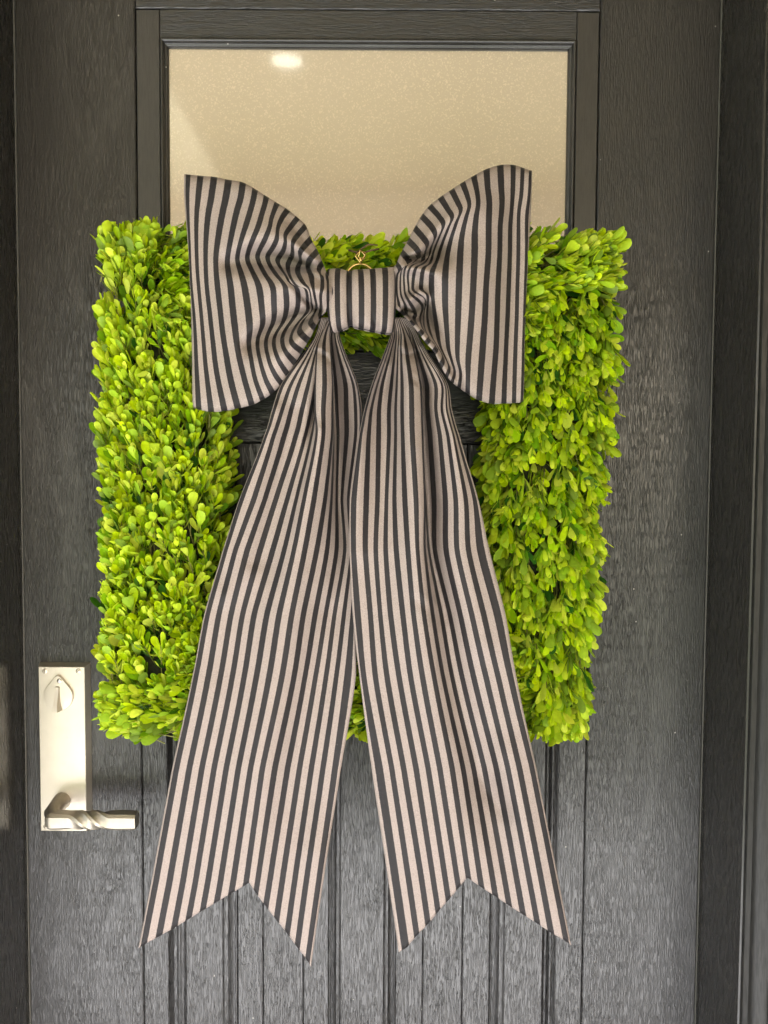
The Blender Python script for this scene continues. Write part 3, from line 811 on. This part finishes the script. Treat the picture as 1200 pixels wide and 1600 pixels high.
# ------------------------------------------------------------------ brass clasp on the wreath's top
cl = at(563, 415, .150)
clasp = empty('brass_clasp', tuple(map(float, cl)), 'small shiny brass ring and swivel hook above the bow knot', 'clasp')
t = np.linspace(0, 2 * math.pi, 40)
ring = np.stack([cl[0] + .0185 * np.cos(t), np.full_like(t, -.150) + .004 * np.sin(t), at(563, 433, .15)[2] + .0185 * np.sin(t)], 1)
v, f = tube(ring, .0017, 8, False); mesh('ring', v, f, M_GOLD, clasp, smooth=True)
q0 = at(563, 401, .152); e = .0062
sq = [(q0[0] + x * e, -.152 + .25 * y, q0[2] + z * e) for x, z, y in ((0, -1.2, 0), (1.05, .25, .004), (.1, 1.25, 0), (-1.05, .0, -.004), (0, -1.2, 0))]
v, f = tube(sq, .0014, 6, False); mesh('swivel', v, f, M_GOLD, clasp)
v, f = tube([at(563, 411, .150), at(563, 406, .152), at(563, 402, .153)], .0019, 8); mesh('pin', v, f, M_GOLD, clasp, smooth=True)
sq2 = [(q0[0] + .002 + x * e * .8, -.150 + y * .004, q0[2] + .003 + z * e * .8) for x, z, y in ((-.9, -.6, 0), (.6, -.9, 1), (1, .5, 0), (-.5, .9, -1), (-.9, -.6, 0))]
v, f = tube(sq2, .0011, 6, False); mesh('hook', v, f, M_GOLD, clasp)

# ------------------------------------------------------------------ boxwood wreath
WD, WA, WB = 0.062, 0.084, 0.060
cor = [at(265, 1050, WD), at(260, 458, WD), at(864, 468, WD), at(824, 1048, WD)]     # BL, TL, TR, BR (clockwise seen from the camera)
wreath = empty('boxwood_wreath', (float(.5 * (cor[0][0] + cor[3][0])), -WD, float(cor[0][2])), 'square bright green boxwood wreath hanging on the dark door', 'wreath')
cor = np.array(cor)[:, [0, 2]]
cen = cor.mean(0)
# rounded path
path = []
for i in range(4):
    p, a, b = cor[i], cor[i - 1], cor[(i + 1) % 4]
    r = 0.018
    pa = p + (a - p) / np.linalg.norm(a - p) * r; pb = p + (b - p) / np.linalg.norm(b - p) * r
    for s in np.linspace(0, 1, 7):
        path.append((1 - s) ** 2 * pa + 2 * s * (1 - s) * p + s * s * pb)
path = np.array(path + [path[0]])
sl_ = np.concatenate([[0], np.cumsum(np.linalg.norm(np.diff(path, axis=0), axis=1))])
LEN = sl_[-1]
def pth(s):
    s = s % LEN
    p = np.array([np.interp(s, sl_, path[:, 0]), np.interp(s, sl_, path[:, 1])])
    q = np.array([np.interp((s + .012) % LEN, sl_, path[:, 0]), np.interp((s + .012) % LEN, sl_, path[:, 1])])
    t = q - p; t /= np.linalg.norm(t) + 1e-9
    return p, t
# twig base
vs = []; NR, NC = 72, 12
for i in range(NR):
    p, t = pth(LEN * i / NR); nrm = np.array([-t[1], t[0]])
    for k in range(NC):
        a = 2 * math.pi * k / NC; wob = 1 + .12 * math.sin(3 * i + 5 * k)
        w2 = p + nrm * math.cos(a) * .054 * wob
        vs.append((w2[0], -WD + math.sin(a) * .034 * wob, w2[1]))
fs = [(i * NC + k, i * NC + (k + 1) % NC, ((i + 1) % NR) * NC + (k + 1) % NC, ((i + 1) % NR) * NC + k) for i in range(NR) for k in range(NC)]
mesh('twig_base', vs, fs, M_MOSS, wreath, smooth=True)
# sprigs
ld, ls, ln, lp, ll, lw, lcol, lfold, lbend = [], [], [], [], [], [], [], [], []
stem_a, stem_b = [], []
def unit(v): return v / (np.linalg.norm(v) + 1e-12)
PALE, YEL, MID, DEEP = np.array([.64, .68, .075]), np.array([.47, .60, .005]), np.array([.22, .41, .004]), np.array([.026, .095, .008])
NS = 3300
NCOR = 95
QUAD = ((-1, -1), (-1, 1), (1, 1), (1, -1)); FLOW = ((-.8, .4), (.2, .9), (.9, .2), (-.2, -.9))
for i in range(NS + 4 * NCOR):
    s = LEN * (i + rng.random()) / NS
    p, t = pth(s)
    nrm = np.array([-t[1], t[0]])                       # to the left of travel = outward for a clockwise path
    # a point on the rounded-square cross-section: mostly the front, then the two sides
    if rng.random() < .60:
        xr_ = rng.uniform(-1, 1); yr_ = (1 - abs(xr_) ** 3.2) ** (1 / 3.2)
    else:
        yr_ = rng.uniform(-.65, .95); xr_ = rng.choice([-1, 1]) * (1 - abs(yr_) ** 3.2) ** (1 / 3.2)
    rx, ry = xr_ * WA, yr_ * WB
    if p[1] > cen[1] + .2 and abs(p[0] + .03) < .16 and t[0] > .7: rx *= .80       # the top bar is thinner behind the knot
    ca, sa = np.sign(xr_) * abs(xr_) ** 2.2, np.sign(yr_) * abs(yr_) ** 2.2
    k = rng.choice([1.0, .88, .70], p=[.55, .30, .15]) * rng.uniform(.88, 1.09)
    out3 = unit(np.array([nrm[0] * ca / WA, -sa / WB * .8, nrm[1] * ca / WA]))
    tan3 = np.array([t[0], 0, t[1]])
    pos = np.array([p[0] + nrm[0] * rx * k, -WD - ry * k, p[1] + nrm[1] * rx * k])
    if i >= NS:                                           # fill the outer square of each corner
        ci = (i - NS) // NCOR; qx, qz = QUAD[ci]
        ax, az = rng.uniform(.1, .96), rng.uniform(.1, .96)
        if ax + az > 1.75: ax *= .92; az *= .92
        edge = max(ax, az)
        dy = WB * (1 - edge ** 3.2 if edge < 1 else 0) ** (1 / 3.2) * k
        if rng.random() < .4: dy *= rng.uniform(-.4, 1)
        pos = np.array([cor[ci][0] + qx * ax * WA, -WD - dy, cor[ci][1] + qz * az * WA])
        out3 = unit(np.array([qx * ax ** 3, -.7 * (1.1 - edge), qz * az ** 3]))
        tan3 = unit(np.array([FLOW[ci][0], 0, FLOW[ci][1]]))
    T = unit(tan3 * rng.uniform(.90, 1.30) + out3 * rng.uniform(.20, .75) + rng.normal(0, .16, 3) + np.array([0, -.26, 0]))
    Ls = rng.uniform(.045, .070)
    base = pos - T * Ls
    stem_a.append(base); stem_b.append(pos)
    u1 = unit(np.cross(T, rng.normal(0, 1, 3))); u2 = np.cross(T, u1)
    vig = rng.random(); nn = int(rng.integers(3, 6))
    size = rng.uniform(.72, 1.18)
    for q in range(nn):
        fr = 1 - q * (.15 + .02 * rng.random())          # 1 = tip
        if fr < .2: break
        np_ = base + T * Ls * fr
        for sgn in (1, -1):
            lat = (u1 if q % 2 == 0 else u2) * sgn
            lat = unit(lat + rng.normal(0, .25, 3))
            al = math.radians(rng.uniform(12, 26) if q == 0 else rng.uniform(18, 44))
            dr = unit(T * math.cos(al) + lat * math.sin(al))
            nm = T * math.sin(al) - lat * math.cos(al)
            nm = unit(nm + out3 * rng.uniform(.1, .9) + rng.normal(0, .18, 3))
            nm = unit(nm - dr * np.dot(nm, dr))
            if np_[1] > -.006: continue
            L0 = (.0182 if q == 0 else .0270) * size * rng.uniform(.78, 1.28)
            ld.append(dr); ln.append(nm); ls.append(np.cross(nm, dr)); lp.append(np_)
            ll.append(L0); lw.append(L0 * rng.uniform(.34, .47))
            lfold.append(rng.uniform(.10, .60)); lbend.append(rng.uniform(-.06, .22))
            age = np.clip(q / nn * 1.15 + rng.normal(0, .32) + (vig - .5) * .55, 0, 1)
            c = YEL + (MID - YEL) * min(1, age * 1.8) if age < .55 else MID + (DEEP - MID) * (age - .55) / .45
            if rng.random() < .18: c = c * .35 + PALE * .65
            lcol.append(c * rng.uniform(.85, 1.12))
ld, ls, ln, lp = map(np.array, (ld, ls, ln, lp)); ll, lw, lfold, lbend, lcol = map(np.array, (ll, lw, lfold, lbend, lcol))
N = len(ll)
tt = np.array([0, .10, .26, .44, .62, .78, .90, .97]); hw = np.array([.04, .10, .23, .37, .48, .49, .37, .19])
rows = len(tt); TV = rows * 3 + 1
V = np.zeros((N, TV, 3)); 
for r in range(rows):
    for ci, sd in enumerate((-1, 0, 1)):
        al = tt[r] * ll; sw = sd * hw[r] * lw
        hn = lfold * np.abs(sw) + lbend * ll * tt[r] ** 2 - .04 * ll * math.sin(math.pi * tt[r])
        V[:, r * 3 + ci] = lp + ld * al[:, None] + ls * sw[:, None] + ln * hn[:, None]
V[:, -1] = lp + ld * (ll * .985)[:, None] + ln * (lbend * ll)[:, None]
LF = []
for r in range(rows - 1):
    for ci in (0, 1):
        a = r * 3 + ci; LF.append((a, a + 3, a + 4, a + 1)) 
e = (rows - 1) * 3
LF += [(e, TV - 1, TV - 1, e + 1), (e + 1, TV - 1, TV - 1, e + 2)]
QF = np.array(LF[:-2]); TF = np.array([(e, TV - 1, e + 1), (e + 1, TV - 1, e + 2)])
ALLT = np.concatenate([QF[:, [0, 1, 2]], QF[:, [0, 2, 3]], TF])
# drop leaves that would poke through the bow's front from behind is left to depth; find the 300 leaves that show largest
bv = np.concatenate(BVH_V); boff = np.cumsum([0] + [len(q) for q in BVH_V[:-1]])
bf = np.concatenate([q + o_ for q, o_ in zip(BVH_F, boff)])
lv = V.reshape(-1, 3); lf = (ALLT[None] + (np.arange(N) * TV)[:, None, None]).reshape(-1, 3)
tree_b = BVHTree.FromPolygons(bv.tolist(), bf.tolist())
# leaves piercing the cloth: remove those whose tip is in front of the bow surface as seen from the camera
keep = np.ones(N, bool)
for i in range(N):
    for r_ in (e + 1, 13, 4, 12, 14, 18, 20):
        w = Vector(V[i, r_]); dv = w - CAMP; L0 = dv.length
        hit = tree_b.ray_cast(CAMP, dv / L0, 5.0)
        if hit[0] is not None and hit[3] > L0 - 0.004:
            keep[i] = False; break
V = V[keep]; lcol = lcol[keep]; ll = ll[keep]; lw = lw[keep]; ln = ln[keep]; lp = lp[keep]; ld = ld[keep]; N = len(V)
lv = V.reshape(-1, 3); lf = (ALLT[None] + (np.arange(N) * TV)[:, None, None]).reshape(-1, 3)
tree = BVHTree.FromPolygons(np.concatenate([bv, lv]).tolist(), bf.tolist() + (lf + len(bv)).tolist())
nb = len(bf); score = np.zeros(N)
for i in range(N):
    c = V[i, 13]; vd = c - CN; dist = np.linalg.norm(vd)
    area = ll[i] * lw[i] * abs(np.dot(ln[i], vd)) / dist ** 3
    vis = 0
    for r_ in (7, 10, 13, 16, 19, 12, 14):
        w = Vector(V[i, r_]); dv = w - CAMP; L0 = dv.length
        h = tree.ray_cast(CAMP, dv / L0, 5.0)
        if h[0] is not None and h[3] > L0 - .0012: vis += 1
    score[i] = area * vis / 7
order = np.argsort(-score); single = order[:300]; rest = order[300:]
for i in single:
    fl = [tuple(q) for q in QF] + [tuple(q) for q in TF]
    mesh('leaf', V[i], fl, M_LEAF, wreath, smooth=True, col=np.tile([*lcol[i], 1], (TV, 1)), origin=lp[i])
nr = len(rest); VR = V[rest].reshape(-1, 3)
tri = (ALLT[None] + (np.arange(nr) * TV)[:, None, None]).reshape(-1, 3)
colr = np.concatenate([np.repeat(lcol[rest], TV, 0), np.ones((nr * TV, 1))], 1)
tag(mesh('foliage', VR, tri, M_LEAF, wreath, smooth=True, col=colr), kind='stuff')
sv, sf = [], []; o_ = 0
for a, b in zip(stem_a, stem_b):
    v, f = tube([a, .5 * (a + b), b], [.0011, .0009, .0006], 3, False)
    sv.append(v); sf += [tuple(np.array(q) + o_) for q in f]; o_ += len(v)
tag(mesh('stems', np.concatenate(sv), np.array(sf), M_STEM, wreath), kind='stuff')
# bare twig ends beside the clasp
for tw in ([(556, 397, .140), (566, 388, .145), (575, 382, .147), (590, 383, .143)], [(566, 396, .142), (580, 391, .145), (592, 389, .138)], [(545, 391, .140), (556, 394, .146), (566, 392, .148)]):
    v, f = tube([at(*q) for q in tw], [.0013, .0012, .0011, .0009][:len(tw)], 6)
    mesh('twig', v, f, M_TWIG, wreath, smooth=True)

# ------------------------------------------------------------------ recessed soffit lamp (seen mirrored in the window)
lx, ly = -0.41, -2.18
lamp = empty('ceiling_light', (lx, ly, CH - .004), 'round recessed soffit lamp reflected in the top of the door window', 'lamp')
def ringz(r0, r1, z0, z1, n=32):
    a = np.linspace(0, 2 * math.pi, n, endpoint=False); v = []
    for r, z in ((r1, z0 + .003), (r1, z0), (r0, z0), (r0, z1)):
        v += [(lx + r * math.cos(q), ly + r * math.sin(q), z) for q in a]
    f = [(k * n + i, k * n + (i + 1) % n, (k + 1) * n + (i + 1) % n, (k + 1) * n + i) for k in range(3) for i in range(n)]
    return v, f
v, f = ringz(.062, .070, CH - .006, CH - .001)
mesh('trim_ring', v, f, simple('white_trim', (.85, .84, .80), .5), lamp)
m, nt, Nn, L, P = newmat('lamp_lens'); P.inputs['Emission Color'].default_value = (1, .93, .80, 1); P.inputs['Emission Strength'].default_value = 0.18
a = np.linspace(0, 2 * math.pi, 32, endpoint=False)
mesh('lens', [(lx + .062 * math.cos(q), ly + .062 * math.sin(q), CH - .0015) for q in a], [tuple(range(32))[::-1]], m, lamp)
